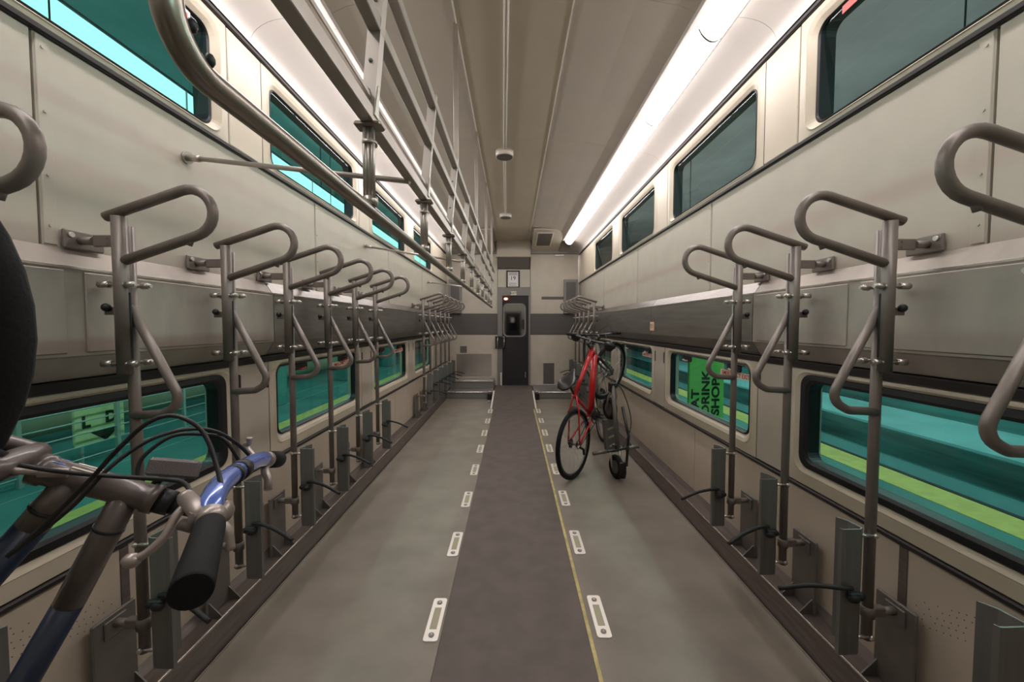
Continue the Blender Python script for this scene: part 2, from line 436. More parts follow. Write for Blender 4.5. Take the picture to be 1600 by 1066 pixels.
for s, side in ((-1, 'left'), (1, 'right')):
    X = lambda v: s*v
    bb = MB().prism([(X(x), z) for x, z in ((1.362, 0), (1.378, .125), (1.384, .132), (1.390, .118), (1.47, .118), (1.499, .15), (1.53, .15), (1.53, 0))], Y0, 8.6)
    o = struct(bb.build('baseboard_'+side, 'ledge'), 'brown steel ledge along the foot of the %s wall' % side, 'baseboard')
    MB().box(X(1.345), X(1.352), Y0, 8.06, 0, .006).build('edge_bead', 'floor', o)
    MB().bbox(X(1.376), X(1.3815), Y0, 8.6, .124, .134, .001).build('lip', 'steel_bright', o)

# ------------------------------------------------------------------ ceiling
def zr(z): return H + z
cl = MB().box(-1.62, 1.62, Y0, YE+.2, zr(1.95), zr(2.0)); cl = struct(cl.build('ceiling', 'backing'), 'beige panelled ceiling with a flat centre', 'ceiling')
cuts = [Y0, .55, 2.3, 4.05, 5.8, 7.55, YE]
arc = []
for i in range(9):
    t = i/8; arc.append((1.255 + .225*math.sin(t*math.pi/2), zr(1.585) + .135*math.cos(t*math.pi/2)))
for a, b in zip(cuts[:-1], cuts[1:]):
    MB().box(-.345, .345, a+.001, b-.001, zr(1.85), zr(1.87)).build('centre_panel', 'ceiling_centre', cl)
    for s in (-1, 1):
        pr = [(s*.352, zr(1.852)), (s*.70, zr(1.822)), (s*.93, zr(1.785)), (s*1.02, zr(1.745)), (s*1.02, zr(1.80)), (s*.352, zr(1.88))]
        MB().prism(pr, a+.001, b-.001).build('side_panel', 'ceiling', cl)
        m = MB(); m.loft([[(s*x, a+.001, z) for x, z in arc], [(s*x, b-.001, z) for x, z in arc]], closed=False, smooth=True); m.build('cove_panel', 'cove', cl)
        MB().bbox(s*.345, s*.352, a+.003, b-.003, zr(1.842), zr(1.851), .001).build('joint_strip', 'white_metal', cl)

# fluorescent fixtures
LY = [Y0 + .15 + .97*i for i in range(10)]
def lens_pts(s, grow=0.0):
    out = []
    for i in range(11):
        t = i/10; x = 1.082 + .148*t; z = 1.722 - .03*t - (.055+grow)*math.sin(math.pi*t)**.7
        out.append((s*x, zr(z)))
    return out
for s, side in ((-1, 'left'), (1, 'right')):
    for i in range(9):
        a = 2.396 + .985*(i-3); b = a + .983
        root = empty('fluorescent_light', (s*1.14, (a+b)/2, zr(1.70)))
        tag(root, 'white fluorescent ceiling strip light over the %s windows, %s from the camera' % (side, ordn[i]), 'ceiling light', 'fluorescent strip lights along the cove')
        MB().prism([(s*1.02, zr(1.742)), (s*1.03, zr(1.728)), (s*1.050, zr(1.728)), (s*1.052, zr(1.738)), (s*1.235, zr(1.705)), (s*1.262, zr(1.72)), (s*1.262, zr(1.76)), (s*1.02, zr(1.76))], a, b).build('housing', 'cove', root)
        MB().prism(lens_pts(s), a+.012, b-.012).build('lens', 'lens', root)
        MB().prism(lens_pts(s, .006), b-.011, b+.001).build('end_cap', 'vent_dark', root)

# conduits and round detectors on the ceiling
cd = tag(empty('ceiling_conduit', (-.04, 2.0, zr(1.85))), 'twin thin pipes running along the ceiling centre', 'conduit')
for dx in (-.011, .011):
    MB().tube([(-.015+dx, -1.0, zr(1.838)), (-.034+dx, 2.2, zr(1.838)), (-.088+dx, 4.30, zr(1.838))], .006, 8).build('pipe', 'white_metal', cd)
for dx in (-.011, .011):
    MB().tube([(-.092+dx*.8, 4.30, zr(1.838)), (-.125+dx*.8, 6.72, zr(1.838))], .006, 8).build('pipe', 'white_metal', cd)
for (x, y, r), l in zip(((-.090, 4.33, .095), (-.125, 6.75, .10)), ('nearer', 'farther')):
    d = tag(empty('ceiling_detector', (x, y, zr(1.85))), 'round drum shaped detector under the ceiling pipes, the %s one' % l, 'detector', 'round ceiling detectors')
    MB().cyl((x, y, zr(1.85)), (x, y, zr(1.79)), r, 28).build('drum', 'white_metal', d)
    MB().cyl((x, y, zr(1.79)), (x, y, zr(1.786)), r*.9, 28).build('face', 'vent_dark', d)

# ------------------------------------------------------------------ end wall
PX = 9.0/F_PX
def ex(px): return (px-801.5)*PX
def ez(py): return H + (507-py)*PX
we = MB().box(-1.6, ex(779), YE, YE+.1, -.06, 3.45).box(ex(828), 1.6, YE, YE+.1, -.06, 3.45).box(ex(779), ex(828), YE, YE+.1, ez(461), 3.45).box(ex(779), ex(828), YE, YE+.1, -.06, ez(606))
we = struct(we.build('wall_end', 'backing'), 'beige end wall of the rail car around the dark door', 'wall')
def epanel(nm, x0, x1, y0, y1, m, d=.02, c=.003, parent=we, yb=YE):
    return MB().bbox(ex(x0), ex(x1), yb-d, yb+.001, ez(y1), ez(y0), c).build(nm, m, parent)
for x0, x1 in ((690, 777.5), (828.5, 912)):
    epanel('panel', x0, x1, 396.5, 490.5, 'end_panel'); epanel('panel', x0, x1, 523.5, 612, 'end_panel')
    epanel('band', x0, x1, 491, 523, 'end_band'); epanel('panel', x0, x1, 376, 395, 'end_panel', .03)
    epanel('ledge_strip', x0, x1, 394.5, 398.5, 'grey_frame', .07)
epanel('panel', 778, 828, 422, 449.5, 'end_panel')
MB().prism([(0, ez(404)), (.14, ez(404)), (.14, ez(372)), (0, ez(372))], ex(776.5), ex(828.5), Matrix(((0,1,0,0),(-1,0,0,YE),(0,0,1,0),(0,0,0,1)))).build('bulkhead_box', 'end_panel', we)
MB().prism([(0, ez(421)), (.02, ez(421)), (.14, ez(404.6)), (0, ez(404.6))], ex(778), ex(827), Matrix(((0,1,0,0),(-1,0,0,YE),(0,0,1,0),(0,0,0,1)))).build('bulkhead_slope', 'vent_dark', we)
YX = Matrix(((0,1,0,0),(1,0,0,0),(0,0,1,0),(0,0,0,1)))
for s in (1, -1):
    a_, b_ = sorted((s*.40, s*1.0))
    MB().prism([(7.62, zr(1.80)), (YE-.03, zr(1.625)), (YE-.03, zr(1.645)), (7.62, zr(1.82))], a_, b_, YX).build('sloped_soffit', 'end_panel', we)
def soff(y): return zr(1.80) + (y-7.62)/(YE-.03-7.62)*(-.175)
v = MB().prism([(7.78, soff(7.78)-.004), (8.58, soff(8.58)-.004), (8.58, soff(8.58)+.004), (7.78, soff(7.78)+.004)], .475, .80, YX).build('vent', 'white_metal', we)
MB().prism([(7.82, soff(7.82)-.008), (8.54, soff(8.54)-.008), (8.54, soff(8.54)), (7.82, soff(7.82))], .495, .78, YX).build('vent_grille', 'vent_dark', v)
v = epanel('vent', 847, 868, 566, 605, 'end_panel', .026); epanel('vent_grille', 849, 866, 567.5, 603, 'vent_dark', .03, parent=v)
v = epanel('vent', 717, 731.5, 539.5, 553, 'end_panel', .026); epanel('vent_grille', 719, 729.5, 541, 551.5, 'vent_dark', .03, parent=v)
epanel('label_strip', 846, 880, 464, 468.5, 'vent_dark', .024)
epanel('lamp_bracket', 866, 880, 399.5, 401.5, 'white_metal', .06)
kp = epanel('kick_panel', 713, 768, 553, 588, 'steel_bright', .03)
epanel('edge_trim', 902, 904.5, 399, 445, 'steel_bright', .03)
for x0, x1, nm in ((880, 901, 'right'), (703, 722, 'left')):
    cb = tag(empty('wall_cabinet', (ex((x0+x1)/2), YE-.02, ez(485))), 'tall grey metal cabinet high on the end wall in its %s corner' % nm, 'cabinet', 'grey end wall cabinets')
    MB().bbox(ex(x0), ex(x1), YE-.12, YE-.02, ez(490), ez(438), .004).build('body', 'grey_frame', cb)
    MB().bbox(ex(x0+3), ex(x1-3), YE-.128, YE-.12, ez(470), ez(442), .003).build('door', 'end_band', cb)
# door
dr = struct(empty('door_1', (ex(803), YE, ez(605))), 'dark narrow end door with a rounded glass pane', 'door')
epanel('frame_head', 777.5, 828.5, 450, 462.5, 'grey_frame', .05, parent=dr)
epanel('frame_jamb', 777.5, 785, 462.5, 605, 'grey_frame', .05, parent=dr); epanel('frame_jamb', 825.5, 828.5, 462.5, 605, 'grey_frame', .05, parent=dr)
epanel('door_leaf', 785, 825.5, 462.5, 604.5, 'door_dark', .02, parent=dr)
def yrr(x0, x1, z0, z1, r, y): return [(p[1], y, p[2]) for p in rrect(x0, x1, z0, z1, r, 0)]
a = (ex(788), ex(819.5), ez(524.5), ez(476.5))
MB().loft([yrr(a[0]-.03, a[1]+.03, a[2]-.03, a[3]+.03, .11, YE-.02), yrr(a[0]-.03, a[1]+.03, a[2]-.03, a[3]+.03, .11, YE-.034), yrr(a[0], a[1], a[2], a[3], .09, YE-.034), yrr(a[0], a[1], a[2], a[3], .09, YE-.024)]).build('window_seal', 'grey_frame', dr)
MB().loft([yrr(a[0], a[1], a[2], a[3], .09, YE-.024), yrr(a[0], a[1], a[2], a[3], .09, YE-.0235)], cap0=True).build('pane', 'smoked', dr)
hx0, hx1, hz0, hz1 = ex(777.5), ex(788), ez(543.5), ez(526)
hd = MB().bbox(hx0-.05, hx1+.01, YE-.08, YE-.05, hz0-.01, hz1+.01, .006).build('handle_plate', 'black_plastic', dr)
MB().tube([(hx0, YE-.10, hz0), (hx1, YE-.10, hz0), (hx1, YE-.10, hz1), (hx0, YE-.10, hz1)], .012, 8, closed=True).build('handle', 'chrome', dr)
MB().box(ex(782), ex(784), YE-.06, YE-.05, ez(604), ez(582)).build('kick_strip', 'white_metal', dr)
MB().box(ex(820.5), ex(821.5), YE-.035, YE-.02, ez(590), ez(581)).build('pull', 'chrome', dr)
MB().box(ex(801), ex(804), YE-.03, YE-.02, ez(603.5), ez(602)).build('latch', 'chrome', dr)
ds = tag(empty('door_lamp', (ex(790), YE-.02, ez(468))), 'small glowing red and white lamp over the end door pane', 'lamp')
MB().bbox(ex(785.5), ex(797), YE-.05, YE-.02, ez(471.5), ez(463.5), .004).build('housing', 'red_dark', ds)
MB().ball((ex(790.5), YE-.05, ez(467.5)), .028, 12, (1.5, .8, 1)).build('bulb', 'red_lamp', ds)
sg = tag(empty('exit_sign', (ex(802.5), YE-.05, ez(462))), 'small white EXIT sign above the end door', 'sign')
MB().bbox(ex(798), ex(807), YE-.06, YE-.05, ez(462), ez(456), .002).build('plate', 'sticker_white', sg)
text('lettering', 'EXIT', .068, 'ink', (ex(802.5), YE-.0605, ez(459)), (1,0,0), (0,0,1), sg, bold=.0015)
pf = tag(empty('framed_notice', (ex(801.5), YE-.02, ez(451))), 'white notice in a black frame above the end door', 'notice')
m = MB(); x0, x1, z0, z1 = ex(791.3), ex(812), ez(450.7), ez(423.7); t = .03
m.bbox(x0, x1, YE-.045, YE-.02, z0, z0+t).bbox(x0, x1, YE-.045, YE-.02, z1-t, z1).bbox(x0, x0+t, YE-.045, YE-.02, z0+t, z1-t).bbox(x1-t, x1, YE-.045, YE-.02, z0+t, z1-t)
m.build('frame', 'door_dark', pf)
MB().box(x0+t, x1-t, YE-.03, YE-.02, z0+t, z1-t).build('sheet', 'paper', pf)
text('lettering', '19', .125, 'ink', ((x0+x1)/2, YE-.0305, (z0+z1)/2+.02), (1,0,0), (0,0,1), pf, bold=.001)
m = MB()
for i in range(3): m.box(x0+.06, x1-.06, YE-.0306, YE-.03, z1-.055-.025*i, z1-.042-.025*i)
for i in range(4): m.box(x0+.06, x1-.06-.02*(i % 2), YE-.0306, YE-.03, z0+.045+.022*i, z0+.053+.022*i)
m.build('print', 'grey_frame', pf)

# landing, ramp and steps in front of the end wall
rp = tag(empty('ramp', (0, 7.9, 0)), 'grey rubber ramp rising to the end door', 'ramp')
MB().prism([(7.05, .001), (8.12, .14), (YE-.05, .14), (YE-.05, 0.0), (7.05, -.002)], -.40, .42, Matrix(((0,1,0,0),(1,0,0,0),(0,0,1,0),(0,0,0,1)))).build('deck', 'walkway', rp)
for x in (-.392, .412):
    MB().prism([(7.05, .001), (8.12, .14), (8.12, .158), (7.05, .02)], x-.014, x+.014, Matrix(((0,1,0,0),(1,0,0,0),(0,0,1,0),(0,0,0,1)))).build('side_strip', 'white_metal', rp)
for x in (-.47, .49):
    MB().bbox(x-.045, x+.045, 7.92, 8.05, 0, .135, .01).build('rubber_stop', 'black_plastic', rp)
    for yy in (7.70, 8.02): MB().cyl((x, yy, .0 if yy < 7.9 else .135), (x, yy, .03 if yy < 7.9 else .165), .028, 12).build('bolt', 'bolt', rp)
st = tag(empty('step_box', (-.9, 8.5, 0)), 'two tier steel step box left of the end door', 'step')
MB().bbox(-1.36, -.415, 8.07, YE-.03, 0, .135, .006).build('lower_tread', 'grey_frame', st)
MB().bbox(-1.36, -.415, 8.055, 8.075, .118, .140, .003).build('nosing', 'steel_bright', st)
MB().bbox(-1.36, -.415, 8.52, YE-.03, .136, .30, .006).build('upper_tread', 'grey_frame', st)
MB().bbox(-1.36, -.415, 8.505, 8.525, .282, .305, .003).build('nosing', 'steel_bright', st)
st = tag(empty('step_box', (.9, 8.5, 0)), 'single low steel step right of the end door', 'step')
MB().bbox(.435, 1.36, 8.07, YE-.03, 0, .135, .006).build('tread', 'grey_frame', st)
MB().bbox(.435, 1.36, 8.055, 8.075, .118, .140, .003).build('nosing', 'steel_bright', st)
MB().bbox(.435, 1.05, YE-.06, YE-.03, .137, .165, .003).build('back_edge', 'steel_bright', st)

# ------------------------------------------------------------------ wall behind the camera closes the car
MB_ = MB().box(-1.62, 1.62, Y0-.1, Y0, -.06, 3.5); wre = struct(MB_.build('wall_rear', 'end_panel'), 'beige wall closing the car behind the camera', 'wall')
for a, b in ((-1.5, -.42), (.42, 1.5)): MB().bbox(a, b, Y0, Y0+.02, 1.28, 1.76, .003).build('band', 'end_band', wre)  # unseen bands added to darken what the end door pane reflects
d2 = struct(empty('reflected_door', (0, Y0, 0)), 'dark door added behind the camera to darken the end pane reflection', 'door')  # unseen door added for the end door pane to reflect
MB().bbox(-.42, .42, Y0, Y0+.04, 0, 2.15, .006).build('door_frame', 'grey_frame', d2)
MB().bbox(-.34, .34, Y0+.04, Y0+.06, .02, 2.06, .006).build('door_leaf', 'door_dark', d2)
MB().bbox(-.22, .22, Y0+.06, Y0+.068, 1.20, 1.90, .006).build('pane', 'smoked', d2)
MB().bbox(-.10, .06, Y0+.068, Y0+.071, 1.62, 1.84, .001).build('reflected_notice', 'paper', d2)  # white sheet added as a bright spot in that reflection

# ------------------------------------------------------------------ floor tie-down plates
def tie_plate():
    r = empty('floor_plate')
    MB().loft([[(p[1], p[2], 0.0) for p in rrect(-.036, .036, -.15, .15, .014, 0, 3)], [(p[1], p[2], .005) for p in rrect(-.036, .036, -.15, .15, .014, 0, 3)]], cap0=True, cap1=True).build('plate', 'white_metal', r, True)
    MB().bbox(-.018, .018, -.075, .075, .005, .0065, .001).build('recess', 'khaki', r, True)
    for y in (-.113, .113):
        q = MB().cyl((0, y, .005), (0, y, .009), .014, 14).build('bolt', 'grey_frame', r, True)
        MB().ball((0, y, .009), .008, 8, (1,1,.5)).build('bolt_head', 'bolt', q, True)
    return r
tp = tie_plate(); first = True
for s, side in ((-1, 'left'), (1, 'right')):
    for i in range(8):
        y = (1.985 if s < 0 else 2.01) + .70*i
        o = tp if first else copy_tree(tp); first = False
        o.location = (-.398 if s < 0 else .447, y, 0)
        tag(o, 'silver tie-down plate in the floor %s of the walkway, %s from the camera' % (side, ordn[i]), 'floor plate', 'tie-down plates beside the walkway')

# ------------------------------------------------------------------ bike racks
def make_rack(s):
    """built at its own origin (pole foot on the floor line), wall on the +x side for s = 1"""
    r = empty('bike_rack')
    def P(x, y, z): return (s*x, y, z)
    B = lambda nm, mb, m, par=None: mb.build(nm, m, par or r, True)
    B('pole', MB().tube([P(0,0,.33), P(0,0,1.86)], .0175, 14), 'rack_paint')
    B('pole_sleeve', MB().tube([P(-.004,-.036,1.35), P(-.004,-.036,1.885)], .0215, 16), 'rack_paint')
    u = Vector((-.948, 0, .318)); n = Vector((-.318, 0, -.948)); A = Vector((.040, -.036, 1.884)); rad = .079
    E = A + u*.275; pts = [A]
    for k in range(13):
        t = math.pi*k/12; pts.append(E + n*rad + (-n*math.cos(t) + u*math.sin(t))*rad)
    L = E + n*2*rad; end = L - u*((-.004-L.x)/.948); pts.append(end)
    lp = B('upper_loop', MB().tube([P(*p) for p in pts], .0165, 12), 'rack_paint')
    q = E + n*2*rad - u*.02
    B('hook_stub', MB().cyl(P(q.x, q.y, q.z), P(q.x+.012, q.y, q.z-.028), .009, 8), 'rack_paint', lp)
    B('lower_loop', MB().tube([P(*p) for p in fillet([(0,-.005,1.585), (-.178,-.012,1.245), (-.11,-.012,1.205), (0,-.005,1.198)], [.05, .05], 6)], .0155, 12), 'rack_paint')
    for z in (1.655, 1.385):
        m = MB()
        for y in (-.045, .012):
            m.tube([P(-.062, y, z), P(.06, y, z)], .0065, 8)
            m.cyl(P(.030, y, z), P(.063, y, z), .0115, 8).cyl(P(-.055, y, z), P(-.03, y, z), .010, 8, .012)
        B('clamp_bolt', m, 'bolt')
    B('knob_plate', MB().bbox(s*.012, s*.065, -.032, -.024, 1.552, 1.58, .002), 'rack_paint')
    B('knob', MB().ball(P(.048,-.040,1.578), .0145, 10), 'black_plastic')
    B('slot_strip', MB().bbox(s*-.028, s*-.022, -.034, -.026, 1.40, 1.63, .002), 'black_plastic')
    m = MB().bbox(s*.012, s*.095, -.032, -.020, 1.785, 1.825, .003); m.cyl(P(.095,-.026,1.805), P(.15,-.026,1.805), .014, 10)
    m.cyl(P(.045,-.034,1.815), P(.045,-.018,1.815), .004, 6).cyl(P(.045,-.034,1.795), P(.045,-.018,1.795), .004, 6)
    B('upper_arm', m, 'rack_paint')
    wp = B('wall_plate', MB().bbox(s*.140, s*.154, -.075, .055, 1.775, 1.838, .004), 'rack_paint')
    for y in (-.058, .04): B('bolt', MB().cyl(P(.142, y, 1.82), P(.132, y, 1.82), .009, 8), 'bolt', wp)
    B('collar', MB().tube([P(0,0,.418), P(0,0,.458)], .0235, 14), 'rack_paint')
    m = MB().bbox(s*.012, s*.06, -.014, .014, .420, .456, .003); m.cyl(P(.055,0,.438), P(.11,0,.438), .015, 10); B('lower_arm', m, 'rack_paint')
    pl = B('foot_plate', MB().bbox(s*.108, s*.120, -.075, .085, .12, .474, .004), 'rack_plate')
    B('pad', MB().bbox(s*.100, s*.108, -.04, .04, .395, .46, .003), 'rack_plate', pl)
    for y in (-.06, .07):
        b_ = len(MB().v)
        B('gusset', MB().prism([(s*.108, .12), (s*.04, .12), (s*.108, .19)], y-.003, y+.003), 'rack_plate', pl)
    # wheel channel, open towards the aisle
    cs = [(-.138, -.024), (-.134, -.036), (-.118, -.037), (-.062, -.034), (-.050, -.024), (-.056, .030), (-.078, .062), (-.082, .060), (-.062, .028), (-.056, -.020), (-.064, -.029), (-.118, -.032), (-.132, -.031), (-.134, -.024)]
    m = MB(); m.loft([[P(x, y, .295) for x, y in cs], [P(x, y, .77) for x, y in cs]], cap0=True, cap1=True)
    ch = B('wheel_channel', m, 'channel')
    for z in (.735, .345):
        m = MB().cyl(P(-.06, -.012, z), P(.0, -.012, z), .007, 8); m.ball(P(.004,-.018,z), .010, 8); B('pin', m, 'bolt', ch)
    return r
def add_strap(r, s, z, a, dz, style=0):
    """black webbing strap hanging from the wheel channel of rack r"""
    def P(x, y, z): return (s*x, y, z)
    L = .20; ca, sa = math.cos(a), math.sin(a)
    pts = [(-.10, -.045, z), (-.135, -.05, z+.004), (-.135-L*.5*ca, -.05-L*.5*sa, z+.006+dz*.35), (-.135-L*ca, -.05-L*sa, z+dz)]
    st = MB().tube([P(*p) for p in spline(pts, 5)], .0085, 8, flat=1.0).build('strap', 'strap', r, True)
    bm = MB().bbox(s*-.115, s*-.062, -.056, -.040, z-.045, z-.012, .006)
    bm.ball(P(-.095, -.05, z-.035), .020, 8, (1.3, .7, .9)).ball(P(-.07, -.05, z-.03), .014, 8, (1.2, .8, 1))
    bm.build('buckle', 'black_plastic', st, True)
GL = {'nl': 'bike racks along the near left wall', 'nr': 'bike racks along the near right wall', 'fl': 'bike racks at the far left', 'fr': 'bike racks at the far right'}
def put_racks(s, proto, ys, grp, lab, labels=None):
    first = proto.get('used') is None
    for i, y in enumerate(ys):
        o = proto if (first and i == 0) else copy_tree(protos_clean[s])
        o.location = (s*1.34, y, 0)
        tag(o, (labels[i] if labels else lab % ordn[i]), 'bike rack', GL[grp])
        racks.append((o, s, y))
racks = []
pr = {1: make_rack(1), -1: make_rack(-1)}
protos_clean = pr
LR = [1.394 + .5*k for k in range(-2, 6)]; RR = [1.46 + .47*k for k in (-1, 0, 1, 2)]
for s, lists in ((-1, (('nl', LR), ('fl', [5.95 + .47*k for k in range(6)]))), (1, (('nr', RR), ('fr', [6.60 + .47*k for k in range(5)])))):
    side = 'left' if s < 0 else 'right'; used = False
    for grp, ys in lists:
        for i, y in enumerate(ys):
            o = pr[s] if not used else copy_tree(pr[s]); used = True
            o.location = (s*1.34, y, 0)
            where = 'near row' if grp[0] == 'n' else 'far row'
            tag(o, 'grey tube bike rack on the %s wall, %s in the %s' % (side, ordn[i], where), 'bike rack', GL[grp])
            racks.append((o, s, y))
for o, s, y in racks:
    if s > 0 and abs(y-.99) < .05: continue
    i = int(y*100)
    z = .555 + .03*((i*7) % 5 - 2)/2; a = R(((i*37) % 50) - 25)
    add_strap(o, s, z, a, -.05 if s > 0 else -.012 - .03*((i*3) % 3 == 0))

# ------------------------------------------------------------------ overhead guard rail over the aisle
gr = tag(empty('overhead_guard_rail', (-.40, .45, zr(.32))), 'aluminium lattice guard rail hung from the ceiling over the left aisle', 'guard rail')
XB = -.40; YB = 7.5; ZT = zr(.322)
MB().tube(fillet([(XB-.005, .478, 2.30), (XB-.005, .478, ZT), (XB, YB, ZT)], .065, 8), .0172, 16).build('handrail_tube', 'tube_steel', gr)
for p in ((XB+.008, .499, 1.884), (XB+.008, .527, 1.861)): MB().ball(p, .0065, 10, (1, 1, 1.4)).build('bolt', 'black_plastic', gr)
MB().bbox(XB-.018, XB+.018, .20, YB, zr(.556), zr(.596), .002).build('bottom_chord', 'aluminium', gr)
MB().bbox(XB-.004, XB+.012, .20, YB, zr(.618), zr(.634), .002).build('toe_bar', 'aluminium', gr)
MB().bbox(-.394, -.360, .20, YB, zr(.798), zr(.836), .002).build('middle_bar', 'aluminium', gr)
MB().bbox(-.375, -.341, .20, YB, zr(.962), zr(1.0), .002).build('top_bar', 'aluminium', gr)
PY = [1.13 + .685*k for k in range(0, 10)]
for k, y in enumerate(PY):
    if y > YB: break
    m = MB().tube([(XB, y, ZT+.012), (XB, y, zr(.56))], .0125, 12)
    for dx in (-.011, .011): m.tube([(XB+dx, y-.009, ZT+.03), (XB+dx, y-.009, zr(.55))], .0065, 8)
    m.tube([(XB, y, zr(.50)), (XB, y, zr(.51))], .021, 12).tube([(XB, y, ZT+.012), (XB, y, ZT+.035)], .02, 12)
    po = m.build('post', 'aluminium', gr)
    MB().bbox(XB-.038, XB+.038, y-.022, y+.022, zr(.545), zr(.56), .005).build('flange', 'tube_steel', po)
    # upright of the lattice, a channel with bolts
    wide = (k % 2 == 0)
    m = MB(); d0, d1 = (-.004, .004)
    hw = .017 if wide else .012
    pr_ = [[(XB+dx, y+dy, zr(.58)) for dx, dy in ((-.018, -hw), (.018, -hw), (.018, hw), (-.018, hw))], [(-.357+dx, y+dy, zr(1.02)) for dx, dy in ((-.018, -hw), (.018, -hw), (.018, hw), (-.018, hw))]]
    m.loft(pr_, cap0=True, cap1=True); up = m.build('upright', 'aluminium', gr)
    if wide:
        m = MB()
        for z in (.64, .72, .88, .96):
            xx = XB + (z-.58)/.44*.043; m.ball((xx-.002, y-hw-.001, zr(z)), .006, 8)
        m.build('bolt', 'grey_frame', up)
        MB().bbox(-.368, -.338, y+.010, y+.016, zr(.97), zr(1.86), .001).build('ceiling_hanger', 'aluminium', gr)
    m = MB(); m.loft([[(XB+.018, y-.019, zr(.575)), (XB+.022, y-.019, zr(.575)), (XB+.022, y+.012, zr(.575)), (XB+.018, y+.012, zr(.575))], [(XB+.024, y-.004, zr(.66)), (XB+.028, y-.004, zr(.66)), (XB+.028, y+.004, zr(.66)), (XB+.024, y+.004, zr(.66))]], cap0=True, cap1=True); m.build('brace_plate', 'white_metal', up)
for (y0, z0), (y1, z1) in (((1.85, .765), (1.56, .553)), ((4.04, .79), (3.75, .575)), ((6.99, .74), (6.6, .57))):
    m = MB().tube([(-1.497, y0, zr(z0)), (XB, y1, zr(z1))], .0105, 12)
    d = (Vector((XB, y1, zr(z1))) - Vector((-1.497, y0, zr(z0)))).normalized(); p = Vector((-1.497, y0, zr(z0)))
    m.tube([p, p+d*.012], .027, 14).tube([p, p+d*.09], .015, 12)
    m.build('brace_rod', 'aluminium', gr)

# ------------------------------------------------------------------ bicycles
def wheel(parent, c, ax, rad, tyre, rimm='rim', nsp=28, local=True, tw=.021, rear=False, ext=True):
    """tyre > none, rim, spokes, hub under one wheel part"""
    c = Vector(c); ax = Vector(ax).normalized()
    t = MB().ring(c, ax, rad-tw, tw, 48, 10).build('tyre', tyre, parent, local)
    MB().ring(c, ax, rad-tw*2-.008, .011, 48, 8).build('rim', rimm, t, local)
    u = ax.orthogonal().normalized(); v = ax.cross(u); m = MB()
    for i in range(nsp):
        a = 2*math.pi*i/nsp; sd = 1 if i % 2 else -1; a2 = a + (.5 if (i//2) % 2 else -.5)
        m.tube([c + (u*math.cos(a2)+v*math.sin(a2))*.022 + ax*.028*sd, c + (u*math.cos(a)+v*math.sin(a))*(rad-tw*2-.01)], .0013, 4, caps=False)
    m.build('spokes', 'spoke', t, local)
    MB().cyl(c-ax*.045, c+ax*.045, .014, 12).cyl(c-ax*.030, c-ax*.026, .026, 14).cyl(c+ax*.026, c+ax*.030, .026, 14).build('hub', rimm, t, local)
    if rear:
        m = MB()
        for i in range(6): m.cyl(c+ax*(.032+.004*i), c+ax*(.0345+.004*i), .048-.005*i, 20)
        m.build('sprockets', 'black_plastic', t, local)
    return t

